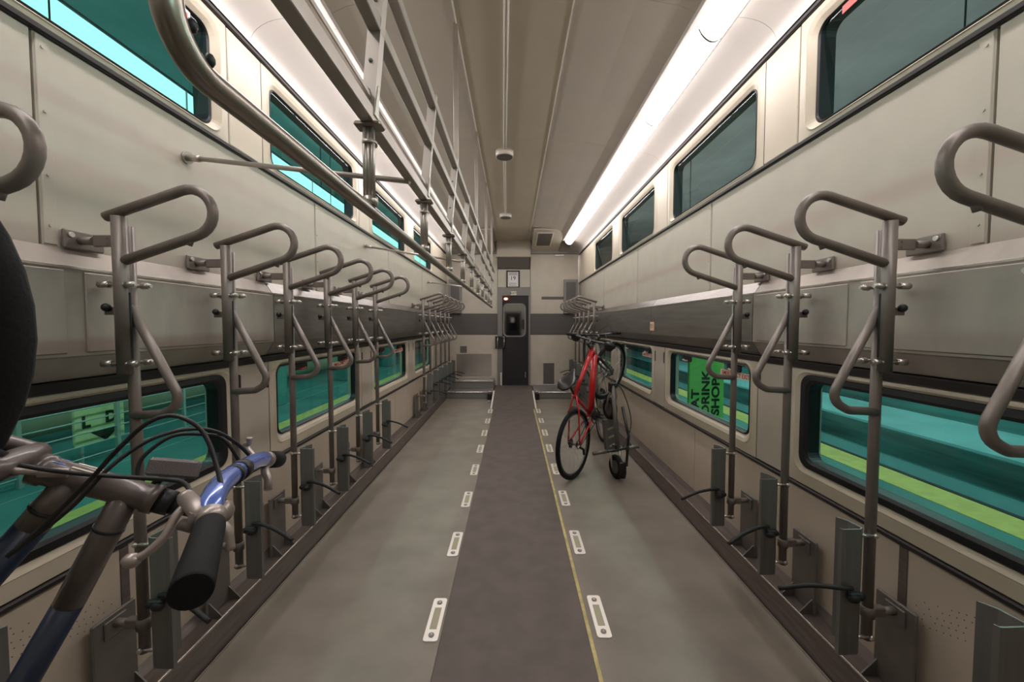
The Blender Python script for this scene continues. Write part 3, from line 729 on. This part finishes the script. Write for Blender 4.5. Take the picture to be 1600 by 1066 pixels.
def city_bike(name, loc, yaw, pitch, fm, fm2, label, lumps=True, turn=0.0):
    """local frame: x forward, y to the left, z up, origin at rear tyre contact; pitch lifts the front"""
    r = empty(name, loc); tag(r, label, 'bicycle')
    Rw = .345
    M3 = Matrix.Rotation(yaw, 4, 'Z') @ Matrix.Translation((0,0,Rw)) @ Matrix.Rotation(-pitch, 4, 'Y') @ Matrix.Translation((0,0,-Rw))
    r.rotation_euler = (M3.to_3x3()).to_euler(); r.location = Vector(loc) + M3.translation
    hub = Vector((0,0,Rw)); bb = Vector((.43,0,.285)); fh = Vector((1.05,0,Rw)); hb = Vector((.90,0,.70)); ht = Vector((.855,0,.845)); sc = Vector((.30,0,.72)); sd = Vector((.285,0,.915))
    B = lambda nm, mb, m, par=None: mb.build(nm, m, par or r, True)
    def L(p, y): return Vector((p.x, y, p.z))
    wheel(r, hub, (0,1,0), Rw, 'tyre', rear=True); 
    fr = B('head_tube', MB().tube([hb, ht], .022, 14), fm)
    B('top_tube', MB().tube([ht+(hb-ht)*.25, sc], .020, 12, rs=[.027,.020]), fm)
    B('down_tube', MB().tube([hb+(ht-hb)*.25, bb], .034, 12), fm)
    B('seat_tube', MB().tube([bb, sc+Vector((-.012,0,.03))], .017, 12), fm)
    B('bottom_bracket', MB().cyl(L(bb,-.036), L(bb,.036), .024, 14), fm)
    for sg in (-1, 1):
        B('chain_stay', MB().tube([L(bb, .03*sg), (.30, .045*sg, .30), L(hub, .062*sg)], .010, 8), fm)
        B('seat_stay', MB().tube([L(sc, .015*sg), (.20, .05*sg, .60), L(hub, .062*sg)], .0085, 8), fm)
    B('seat_post', MB().tube([sc, sd+Vector((0,0,-.02))], .0135, 10), 'black_frame')
    m = MB(); rings = []
    for t, wd, zz, hh in ((0, .0, .0, .02), (.02, .060, .008, .045), (.10, .092, .01, .075), (.16, .080, .0, .07), (.22, .045, -.005, .05), (.28, .022, -.005, .03), (.30, .008, -.01, .02)):
        rings.append([(sd.x-.13+t, wd*math.cos(a), sd.z+.02+zz + (hh*.5*math.sin(a) if math.sin(a) < 0 else hh*.25*math.sin(a))) for a in [2*math.pi*k/14 for k in range(14)]])
    m.loft(rings, smooth=True, cap0=True, cap1=True); B('saddle', m, 'saddle')
    # crank, chainring, pedals
    cr = B('chainring', MB().ring(L(bb,-.05), (0,1,0), .078, .006, 32, 6).cyl(L(bb,-.055), L(bb,-.045), .05, 16), 'black_plastic')
    for sg, a in ((-1, R(-60)), (1, R(120))):
        e = bb + Vector((.17*math.cos(a), 0, .17*math.sin(a)))
        ck = B('crank', MB().tube([L(bb,.06*sg), L(e,.075*sg)], .011, 8), 'black_plastic')
        B('pedal', MB().bbox(e.x-.045, e.x+.045, min(.08*sg,.17*sg), max(.08*sg,.17*sg), e.z-.012, e.z+.012, .004), 'black_plastic', ck)
    ch = []
    for k in range(7): a = R(90+30*k); ch.append((hub.x+.040*math.cos(a), -.05, hub.z+.040*math.sin(a)))
    for k in range(7): a = R(-90+30*k); ch.append((bb.x+.080*math.cos(a), -.05, bb.z+.080*math.sin(a)))
    B('chain', MB().tube(ch, .004, 5, closed=True), 'black_plastic')
    B('derailleur', MB().tube([(0,-.055,.30),(.03,-.06,.24),(.01,-.055,.18)], .012, 8), 'black_plastic')
    # steering assembly
    sa = (ht-hb).normalized(); T = Matrix.Translation(hb) @ Matrix.Rotation(turn, 4, sa) @ Matrix.Translation(-hb)
    tp_ = lambda p: T @ Vector(p)
    for sg in (-1, 1):
        B('fork_blade', MB().tube([tp_(L(hb+Vector((.005,0,-.02)), .052*sg)), tp_((.96, .055*sg, .54)), tp_(L(fh, .05*sg))], .014, 10, rs=[.017,.015,.010]), fm2)
    B('fork_crown', MB().tube([tp_(L(hb+Vector((.005,0,-.02)), -.058)), tp_(L(hb+Vector((.005,0,-.02)), .058))], .019, 10), fm2)
    wheel(r, tp_(fh), (T.to_3x3() @ Vector((0,1,0))), Rw, 'tyre')
    cl_ = ht + sa*.09 + Vector((.06, 0, .0))
    B('stem', MB().tube([tp_(ht), tp_(ht+sa*.085), tp_(cl_)], .017, 10), fm2)
    hbp = [(-.02,-.30,.02), (-.01,-.20,.02), (0,-.06,0), (0,.06,0), (-.01,.20,.02), (-.02,.30,.02)]
    hp = [tp_(cl_+Vector(p)) for p in hbp]
    hb_ = B('handlebar', MB().tube(spline(hp, 4), .0115, 10), fm2)
    for sg in (-1, 1):
        i0, i1 = (0, 1) if sg < 0 else (5, 4)
        a_, b_ = hp[i0], hp[i1]; B('grip', MB().tube([a_, a_+(b_-a_)*1.15], .0165, 10), 'grip_rubber', hb_)
        q = a_+(b_-a_)*1.3
        lv = T.to_3x3() @ Vector((.06, 0, -.035)); B('brake_lever', MB().tube([q, q+lv*.8, q+lv+(a_-q)*.7], .006, 8), 'black_plastic', hb_)
        if lumps:
            m = MB().ball(b_ + T.to_3x3() @ Vector((.02, .05*sg*-1+.06*sg, -.045)), .052, 12, (.9, 1.0, 1.0)); B('bar_pouch', m, 'black_plastic', hb_)
    B('cable', MB().tube(spline([hp[1], hp[1]+Vector((.12,.05,.02)), tp_(ht+Vector((.12,0,.0))), ht+Vector((.0,.02,-.05))], 6), .003, 6), 'black_plastic')
    B('cable', MB().tube(spline([hp[4], hp[4]+Vector((.13,-.05,.0)), tp_(ht+Vector((.14,0,-.06))), tp_(hb+Vector((.05,0,-.06)))], 6), .003, 6), 'black_plastic')
    return r
city_bike('bicycle', (.60, 3.86, 0), R(90-36), R(38), 'red_frame', 'black_frame', 'red bicycle with black fork reared up against the right rack', True, R(-15))
city_bike('bicycle', (1.16, 5.12, 0), R(91), R(43), 'silver_frame', 'black_frame', 'silver grey bicycle reared up behind the folded scooter', False, R(4))

# folded kick scooter standing on its rear wheel
sx, sy = 1.02, 3.86
sc_ = tag(empty('kick_scooter', (sx, sy, 0)), 'folded grey kick scooter standing on end beside the red bicycle', 'scooter')
axw = Vector((.96, .28, 0)).normalized(); fw = Vector((-.28, .96, 0)).normalized()
def sp(a, b, z): return Vector((sx, sy, 0)) + axw*a + fw*b + Vector((0,0,z))
def swheel(c):
    t = MB().ring(c, axw, .088, .030, 28, 10).build('tyre', 'tyre', sc_); MB().cyl(c-axw*.022, c+axw*.022, .064, 20).build('rim', 'scooter', t); return t
swheel(sp(.0, 0, .118)); swheel(sp(.02, .17, .66))
m = MB(); wd = .078
rings = []
for b, z in ((.06, .25), (.10, .42), (.13, .56)):
    rings.append([sp(a*wd, b+d, z) for a, d in ((-1,-.02),(1,-.02),(1,.03),(-1,.03))])
m.loft(rings, cap0=True, cap1=True); m.build('deck', 'scooter', sc_)
m = MB()
for i in range(3): m.loft([[sp(a, b, z) for a, b, z in ((-.05, .068+.025*i+.02, .30+.08*i), (.05, .068+.025*i+.02, .33+.08*i), (.05, .066+.025*i+.02, .345+.08*i), (-.05, .066+.025*i+.02, .315+.08*i))], [sp(a, b-.03, z) for a, b, z in ((-.05, .068+.025*i, .30+.08*i), (.05, .068+.025*i, .33+.08*i), (.05, .066+.025*i, .345+.08*i), (-.05, .066+.025*i, .315+.08*i))]], cap0=True, cap1=True)
m.build('grip_tape', 'khaki', sc_)
for sg in (-1, 1): MB().tube([sp(.045*sg, 0, .118), sp(.05*sg, .03, .26)], .012, 8).build('rear_fork', 'silver_frame', sc_)
for sg in (-1, 1): MB().tube([sp(.02+.042*sg, .17, .66), sp(.02+.042*sg, .12, .80), sp(.0, .05, .90)], .011, 8).build('front_fork', 'silver_frame', sc_)
MB().tube(spline([sp(0,-.11,.20), sp(0,-.118,.10), sp(0,-.10,.04)], 5), .034, 8, flat=.25).build('fender', 'black_plastic', sc_)
MB().tube([sp(-.03, .03, .92), sp(-.04, -.08, .30)], .022, 12).build('stem', 'scooter', sc_)
MB().bbox(-.03, .03, -.04, .04, -.05, .05, .01, Matrix.Translation(sp(-.03, .05, .90))).build('hinge', 'black_plastic', sc_)
hbz = .31
hb_ = MB().tube([sp(-.30, -.085, hbz-.009), sp(.19, -.085, hbz+.02)], .012, 10).build('handlebar', 'black_frame', sc_)
MB().tube([sp(-.30, -.085, hbz-.009), sp(-.16, -.085, hbz+.0015)], .0175, 12).build('grip', 'bike_grey', hb_)
MB().tube([sp(.19, -.085, hbz+.02), sp(.08, -.085, hbz+.0135)], .0185, 12).build('grip', 'channel', hb_)
MB().tube([sp(-.06, -.085, hbz+.01), sp(-.06, -.09, hbz+.05), sp(-.10, -.09, hbz+.055)], .009, 8).build('brake_lever', 'black_plastic', hb_)
MB().tube(spline([sp(.02,-.08,.32), sp(.16,.0,.55), sp(.12,.1,.85), sp(.0,.12,.95)], 6), .005, 6).build('cable', 'black_plastic', sc_)
MB().tube([sp(.09, .05, .70), sp(.12,-.02, .42), sp(.10, -.02, .12)], .014, 8).build('kick_stand', 'black_frame', sc_)

# near bicycle hanging in the left rack, front wheel up
ad = Vector((-.914, -.405, 0)).normalized(); O = Vector((-.42, .58, 0)); lat = Vector((-ad.y, ad.x, 0))   # lat points away from the camera
if lat.y < 0: lat = -lat
def N(s_, z, l=0.0): return O + ad*s_ + lat*l + Vector((0,0,z))
nb = tag(empty('bicycle', tuple(N(.6, .1))), 'grey and navy mountain bike with blue handlebar hanging in the near left rack', 'bicycle')
B = lambda nm, mb, m, par=None: mb.build(nm, m, par or nb)
hF = N(.545, 1.515); crown = N(.205, 1.337); hdt = N(.085, 1.274); bbp = N(.56, .80); seatc = N(.345, .83); hR = N(.62, .43)
wheel(nb, hF, lat, .345, 'tyre', local=False, tw=.026, nsp=24); wheel(nb, hR, lat, .345, 'tyre', local=False, tw=.026, nsp=24, rear=True)
ax_ = (hdt-crown).normalized()
B('head_tube', MB().tube([crown+ax_*.0, crown+ax_*.012, crown+ax_*.014, hdt-ax_*.014, hdt-ax_*.012, hdt], .0175, 20, rs=[.0195,.0195,.0172,.0172,.0195,.0195]), 'bike_grey')
hs = B('headset', MB().tube([hdt, hdt+ax_*.018], .0165, 16).tube([hdt+ax_*.018, hdt+ax_*.03], .0135, 14), 'black_plastic')
B('decal', MB().bbox(-.014, .014, -.009, .009, 0, .0012, .0003, Matrix.Translation(crown+ax_*.055+Vector((0,0,.0168))) @ Matrix.Rotation(math.atan2(ad.y, ad.x), 4, 'Z') @ Matrix.Rotation(R(-28), 4, 'Y')), 'sticker_white')
B('decal', MB().bbox(-.010, .010, -.008, .008, 0, .0012, .0003, Matrix.Translation(crown+ax_*.024+Vector((0,0,.0168))) @ Matrix.Rotation(math.atan2(ad.y, ad.x), 4, 'Z') @ Matrix.Rotation(R(-28), 4, 'Y')), 'bar_blue')
tA, tB = N(.118, 1.288), N(.205, 1.100)
B('top_tube', MB().tube([tA, tA+(tB-tA)*.72], .0165, 18), 'bike_grey')
tm = tA+(tB-tA)*.72
B('top_tube_blue', MB().tube([tm, seatc], .0166, 18), 'bike_blue')
dA = N(.172, 1.315); dB = bbp
B('down_tube', MB().tube([dA, dA+(dB-dA)*.10], .0175, 18), 'bike_grey'); B('down_tube_blue', MB().tube([dA+(dB-dA)*.10, dB], .0176, 18), 'bike_blue')
B('cable_tie', MB().tube([dA+(dB-dA)*.06, dA+(dB-dA)*.066], .0190, 16), 'black_plastic'); B('cable_tie', MB().tube([tA+(tB-tA)*.22, tA+(tB-tA)*.235], .0178, 16), 'black_plastic')
B('seat_tube', MB().tube([bbp, seatc], .0165, 14), 'bike_blue'); B('seat_post', MB().tube([seatc, N(.19, .80)], .0135, 12), 'lever_silver')
m = MB(); rings = []
for t, wd, hh in ((0, .0, .02), (.03, .05, .03), (.11, .075, .045), (.17, .05, .04), (.24, .022, .03), (.27, .008, .02)):
    rings.append([N(.17 - (hh*.6*math.sin(a)), .70+t, wd*math.cos(a)) for a in [2*math.pi*k/14 for k in range(14)]])
m.loft(rings, smooth=True, cap0=True, cap1=True); B('saddle', m, 'saddle')
for sg in (-1, 1):
    def NL(p, l): return p + lat*l
    B('seat_stay', MB().tube([NL(seatc,.015*sg), NL((seatc+hR)/2,.05*sg), NL(hR,.065*sg)], .008, 8), 'bike_blue')
    B('chain_stay', MB().tube([NL(bbp,.03*sg), NL((bbp+hR)/2,.045*sg), NL(hR,.065*sg)], .010, 8), 'bike_blue')
    fk = B('fork_leg', MB().tube([NL(crown-ax_*.02,.040*sg), NL(crown-ax_*.03,.043*sg), NL(hF,.045*sg)], .0115, 12), 'bike_grey')
fc = crown - ax_*.022
B('fork_crown', MB().tube([fc-lat*.046, fc-lat*.03, fc, fc+lat*.03, fc+lat*.046], .02, 14, rs=[.013,.015,.017,.015,.013]), 'bike_grey')
cp = N(.245, 1.385)
B('brake_caliper', MB().bbox(-.05, .02, -.02, .02, -.012, .014, .006, Matrix.Translation(N(.262, 1.392, -.02)) @ Matrix.Rotation(R(14), 4, 'Y')).tube([N(.225,1.357,-.02), N(.275,1.40,-.03)], .010, 8), 'black_plastic')
B('cable_adjuster', MB().tube([N(.235,1.350,-.03), N(.165,1.332,-.022)], .0045, 8).tube([N(.19,1.338,-.026), N(.165,1.332,-.022)], .006, 8), 'lever_silver')
B('chainring', MB().ring(bbp-lat*.05, lat, .075, .006, 28, 6), 'black_plastic')
# handlebar, stem, grips
def pix(px, py, d):   # measured point: column, row and distance along the car
    return Vector(((px-801.5)*d/F_PX, d, H + (507-py)*d/F_PX))
g0 = pix(283, 938, .335); g1 = pix(318, 826, .435); b1 = pix(320, 792, .455); b2 = pix(343, 756, .52); b3 = pix(386, 727, .64); g2 = pix(405, 721.5, .70); g3 = pix(428, 721, .80)
clampc = (b2*.45+b3*.55)
bar = B('handlebar', MB().tube(spline([g0+(g1-g0)*.3, g1, b1, b2, b3, g2, g3-(g3-g2)*.2], 8), .0133, 16), 'bar_blue')
gd = (g1-g0)
B('grip', MB().tube([g0, g0+gd*.04, g0+gd*.5, g1-gd*.06, g1], .016, 22, rs=[.0165,.0172,.0160,.0152,.0142]), 'grip_rubber', bar)
B('grip', MB().tube([g2+(g3-g2)*.30, g3, g3+(g3-g2)*.02], .016, 18, rs=[.0155,.0165,.014]), 'grip_rubber', bar)
B('stem', MB().tube([hdt+ax_*.01, hdt+ax_*.055, clampc-(clampc-hdt).normalized()*.015], .0125, 12).tube([clampc-(b3-b2).normalized()*.014, clampc+(b3-b2).normalized()*.014], .0150, 14), 'black_plastic')
q = b1 + (g1-b1)*.55
B('lever_clamp', MB().tube([g1+(b1-g1)*.02, g1+(b1-g1)*.55], .0145, 18), 'lever_silver', bar)
lb0 = pix(302, 808, .44); lb1 = pix(281, 783, .45)
lv = B('lever_body', MB().tube([pix(316, 812, .44), lb0, lb1], .009, 14, rs=[.010,.0105,.009]), 'lever_silver', bar)
B('lever_cap', MB().ball(lb1, .009, 12), 'lever_silver', lv)
B('brake_lever', MB().tube(spline([pix(279, 796, .445), pix(262, 815, .435), pix(245, 845, .425), pix(215, 873, .415), pix(190, 886, .41)], 6), .0046, 12, rs=None), 'lever_silver', bar)
B('lever_tip', MB().ball(pix(189, 886, .41), .0078, 12, (1.25, 1, 1)), 'lever_silver', bar)
B('lever_bracket', MB().tube([pix(296, 806, .435), pix(287, 832, .432), pix(272, 826, .434)], .0065, 8), 'bike_grey', bar)
# gear shifter pod and thumb lever on the near side
sh = B('shifter', MB().cyl(pix(326, 804, .465), pix(343, 807, .475), .0135, 18).cyl(pix(343, 807, .475), pix(348, 808, .478), .010, 14), 'lever_silver', bar)
B('thumb_lever', MB().tube(spline([pix(336, 822, .47), pix(347, 838, .47), pix(350, 868, .468)], 5), .0062, 10, flat=.6), 'lever_silver', bar)
B('clamp_band', MB().tube([b1+(b2-b1)*.05, b1+(b2-b1)*.16], .0128, 16), 'lever_silver', bar)
B('cable_clip', MB().tube([b2+(b3-b2)*.22, b2+(b3-b2)*.34], .0145, 14), 'black_plastic', bar)
# far lever and clamp
B('lever_clamp', MB().tube([g2+(g3-g2)*.02, g2+(g3-g2)*.26], .0150, 16), 'lever_silver', bar)
B('brake_lever', MB().tube([g2+(g3-g2)*.1+Vector((0,0,-.01)), pix(408, 742, .69), pix(413, 752, .69), pix(412, 770, .68)], .007, 10), 'lever_silver', bar)
B('shifter_hook', MB().tube(spline([pix(392, 718, .69), pix(378, 700, .69), pix(384, 694, .69), pix(385, 686, .69)], 5), .005, 8), 'lever_silver', bar)
# reflector on its bracket
e1 = (pix(298, 735, .56)-pix(230, 730, .55)); c0 = pix(263, 735, .555); n1 = Vector((0,-1,.35)).normalized(); xx = e1.normalized(); yy = n1.cross(xx).normalized(); n1 = xx.cross(yy).normalized()
MM = Matrix((xx, yy, n1)).transposed().to_4x4(); MM.translation = c0
rf = B('reflector', MB().bbox(-.033, .033, -.0125, .0125, -.005, .005, .0035, MM), 'reflector')
B('bracket', MB().tube(spline([c0-n1*.004, pix(242, 752, .555), pix(230, 770, .555), hdt+ax_*.03], 4), .005, 8), 'black_plastic', rf)
def cable(pts, r=.0028): B('cable', MB().tube(spline([pix(*p) for p in pts], 8), r, 8), 'black_plastic')
cable([(341, 788, .47), (333, 740, .49), (318, 690, .50), (297, 664, .50), (262, 651, .50), (222, 664, .49), (172, 708, .48), (128, 755, .475), (60, 820, .46), (-10, 880, .44)])
cable([(392, 724, .66), (366, 697, .64), (330, 676, .60), (285, 673, .57), (235, 686, .54), (190, 712, .52), (150, 744, .50), (95, 800, .475), (0, 873, .445)])
cable([(372, 732, .62), (345, 690, .61), (310, 681, .60), (262, 684, .58), (218, 714, .56), (205, 740, .55), (210, 765, .545)])
cable([(268, 792, .46), (285, 775, .47), (281, 762, .49), (262, 755, .50), (190, 750, .50), (120, 745, .49), (60, 738, .475), (15, 730, .46)])

# ------------------------------------------------------------------ the station outside
ZP = zr(-1.9)
# right: island platform, track, far platform
pfm = tag(empty('station_platform', (3.4, 4, ZP-.8)), 'teal station platform seen through the right windows', 'platform')
MB().box(1.78, 5.0, -6, 30, ZP-.8, ZP).build('slab', 'platform', pfm)
MB().box(4.50, 4.93, -6, 30, ZP, ZP+.006).build('tactile_strip', 'tactile', pfm)['label'] = 'yellow tactile strip'
MB().box(4.94, 5.0, -6, 30, ZP, ZP+.012).build('edge_coping', 'station_dark', pfm)
trk = tag(MB().box(5.01, 6.95, -6, 30, ZP-.85, ZP-.75).build('track_bed', 'trackside'), 'dark track bed between the two right platforms', 'track')
pf2 = tag(empty('station_platform', (9, 4, ZP-.8)), 'far platform across the track on the right, lamp brightness in its colour', 'platform')
MB().box(7.0, 8.7, -6, 34, ZP-.8, ZP).build('slab', 'platform_lit', pf2)
MB().box(6.96, 7.02, -6, 34, ZP-.5, ZP-.04).build('edge_coping', 'trackside', pf2)
MB().box(8.7, 8.9, -6, 34, ZP-.8, zr(3.2)).build('back_wall', 'trackside', pf2)
sb = tag(empty('advert_board', (3.0, 6.14, ZP)), 'tall green EAT DRINK SHOP board on the right platform', 'advert')
MB().bbox(2.735, 3.28, 6.14, 6.20, ZP+.121, zr(.5), .01).build('board', 'sign_green', sb)
for x in (2.85, 3.16): MB().bbox(x-.03, x+.03, 6.0, 6.34, ZP+.001, ZP+.12, .01).build('foot', 'fence', sb)
for x, tx, z in ((2.84, 'EAT', -1.42), (3.00, 'DRINK', -1.42), (3.155, 'SHOP', -1.42)):
    text('lettering', tx, .165, 'sign_ink', (x, 6.137, zr(z)), (0,0,1), (-1,0,0), sb, align='LEFT', bold=.006, xs=1.4)
text('lettering', '&', .12, 'sign_ink', (3.17, 6.137, zr(-1.56)), (0,0,1), (-1,0,0), sb, align='LEFT', bold=.004)
for i, y in enumerate((-1.5, 3, 7.5, 12, 16.5)):
    for x, zz, nm in ((-3.4, 1.75, 'over the left platform'), (3.3, 1.75, 'over the near right platform'), (7.9, 2.0, 'over the far right platform')):
        t = tag(empty('added_platform_light', (x, y, zr(zz))), 'added white tube light %s, out of view, %s along it' % (nm, ordn[i]), 'added platform light', 'added station tube lights')  # added lamps, hidden behind the car walls, that light the platforms
        MB().bbox(x-.035, x+.035, y-1.3, y+1.3, zr(zz)+.015, zr(zz)+.08, .01).build('housing', 'fence', t)
        for yy_ in (0,): MB().cyl((x, y+yy_, zr(zz)+.08), (x, y+yy_, zr(4.6)), .006, 6).build('rod', 'station_dark', t)
        MB().tube([(x, y-1.25, zr(zz)-.02), (x, y+1.25, zr(zz)-.02)], .03, 8).build('tube', 'added_lamp', t)
tag(MB().box(1.9, 8.9, -6, 34, zr(4.6), zr(4.8)).build('station_roof', 'reflection_soffit'), 'pinkish station roof on the right, standing in for grey pane reflections', 'roof')
tag(MB().box(8.9, 9.1, -6, 34, zr(-2.7), zr(4.6)).build('station_wall', 'station_dark'), 'dark station wall beyond the far right platform', 'wall')
# left: wide platform with fence and lit fascia
lp = tag(empty('station_platform', (-5, 4, ZP-.8)), 'wide teal station platform seen through the left windows', 'platform')
MB().box(-10.98, -1.78, -6, 30, ZP-.8, ZP).build('slab', 'platform', lp)
MB().box(-4.48, -3.45, -6, 30, ZP, ZP+.006).build('tactile_strip', 'tactile', lp)['label'] = 'yellow tactile strip'
for x in (-5.4, -6.0): MB().box(x-.012, x+.012, -6, 30, ZP, ZP+.003).build('joint_line', 'fence', lp)
fn = tag(empty('platform_fence', (-5.7, 5, ZP)), 'pale metal railing across the left platform', 'fence')
for i in range(7): MB().bbox(-5.725, -5.675, 2.2+1.15*i-.025, 2.2+1.15*i+.025, ZP+.001, ZP+1.2, .004).build('post', 'fence', fn)
for i in range(7): MB().tube([(-5.7, 1.6, ZP+.12+.165*i), (-5.7, 9.3, ZP+.12+.165*i)], .011, 6).build('rail', 'fence', fn)
tag(MB().tube([(-7.2, -4, zr(-1.48)), (-7.2, 30, zr(-1.48))], .22, 14).build('wall_pipe', 'duct'), 'fat khaki pipe along the ground behind the left railing', 'pipe')
bd = tag(empty('platform_sign', (-5.6, 5.5, ZP)), 'pale green platform sign with letter D behind the left railing', 'sign')
Yb_ = 5.52
MB().bbox(-5.84, -5.80, Yb_-.34, Yb_+.34, ZP+.25, zr(-.7), .01).build('board', 'sign_yellow', bd)
for dy in (-.25, .25): MB().bbox(-5.84, -5.80, Yb_+dy-.02, Yb_+dy+.02, ZP+.001, ZP+.25, .004).build('leg', 'fence', bd)
text('lettering', 'D', .22, 'sign_ink', (-5.796, Yb_+.14, zr(-1.325)), (0,1,0), (0,0,1), bd, bold=.010)
text('lettering', 'L', .22, 'sign_ink', (-5.796, Yb_-.20, zr(-1.335)), (0,1,0), (0,0,1), bd, bold=.010)
MB().prism([(-.22, zr(-1.475)), (.22, zr(-1.475)), (0, zr(-1.645))], 0, .004, Matrix(((0,1,0,-5.80),(1,0,0,Yb_+.06),(0,0,1,0),(0,0,0,1)))).build('arrow', 'sign_ink', bd)
lb = tag(empty('lit_fascia', (-4.2, 5, zr(2.4))), 'long glowing white light box under the left station canopy', 'light box')
MB().box(-4.30, -4.20, -6, 30, zr(2.35), zr(2.985)).build('lit_panel', 'lightbox', lb)
MB().box(-4.40, -4.18, -6, 30, zr(2.985), zr(3.01)).build('cap', 'station_dark', lb)
for y in (-3, 3, 9, 15, 21): MB().cyl((-4.29, y, zr(3.01)), (-4.29, y, zr(4.6)), .010, 6).build('rod', 'station_dark', lb)
for i in range(6): MB().bbox(-4.20, -4.185, 2.0+3.2*i, 2.02+3.2*i, zr(2.35), zr(2.985), .002).build('rib', 'fence', lb)
tag(MB().box(-11.2, -1.9, -6, 30, zr(4.6), zr(4.8)).build('station_roof', 'station_soffit'), 'dark station roof over the left platform', 'roof')
tag(MB().box(-11.2, -11.0, -6, 34, zr(-2.7), zr(4.6)).build('station_wall', 'trackside'), 'dim teal station wall beyond the left platform', 'wall')
for y in (9.2, 13.5, 18): 
    tag(MB().bbox(-5.9, -5.4, y-.25, y+.25, ZP+.001, zr(4.6), .03).build('station_column', 'platform'), 'square station column on the left platform, %s' % {9.2: 'nearest', 13.5: 'middle one', 18: 'farthest'}[y], 'column', 'left platform columns')
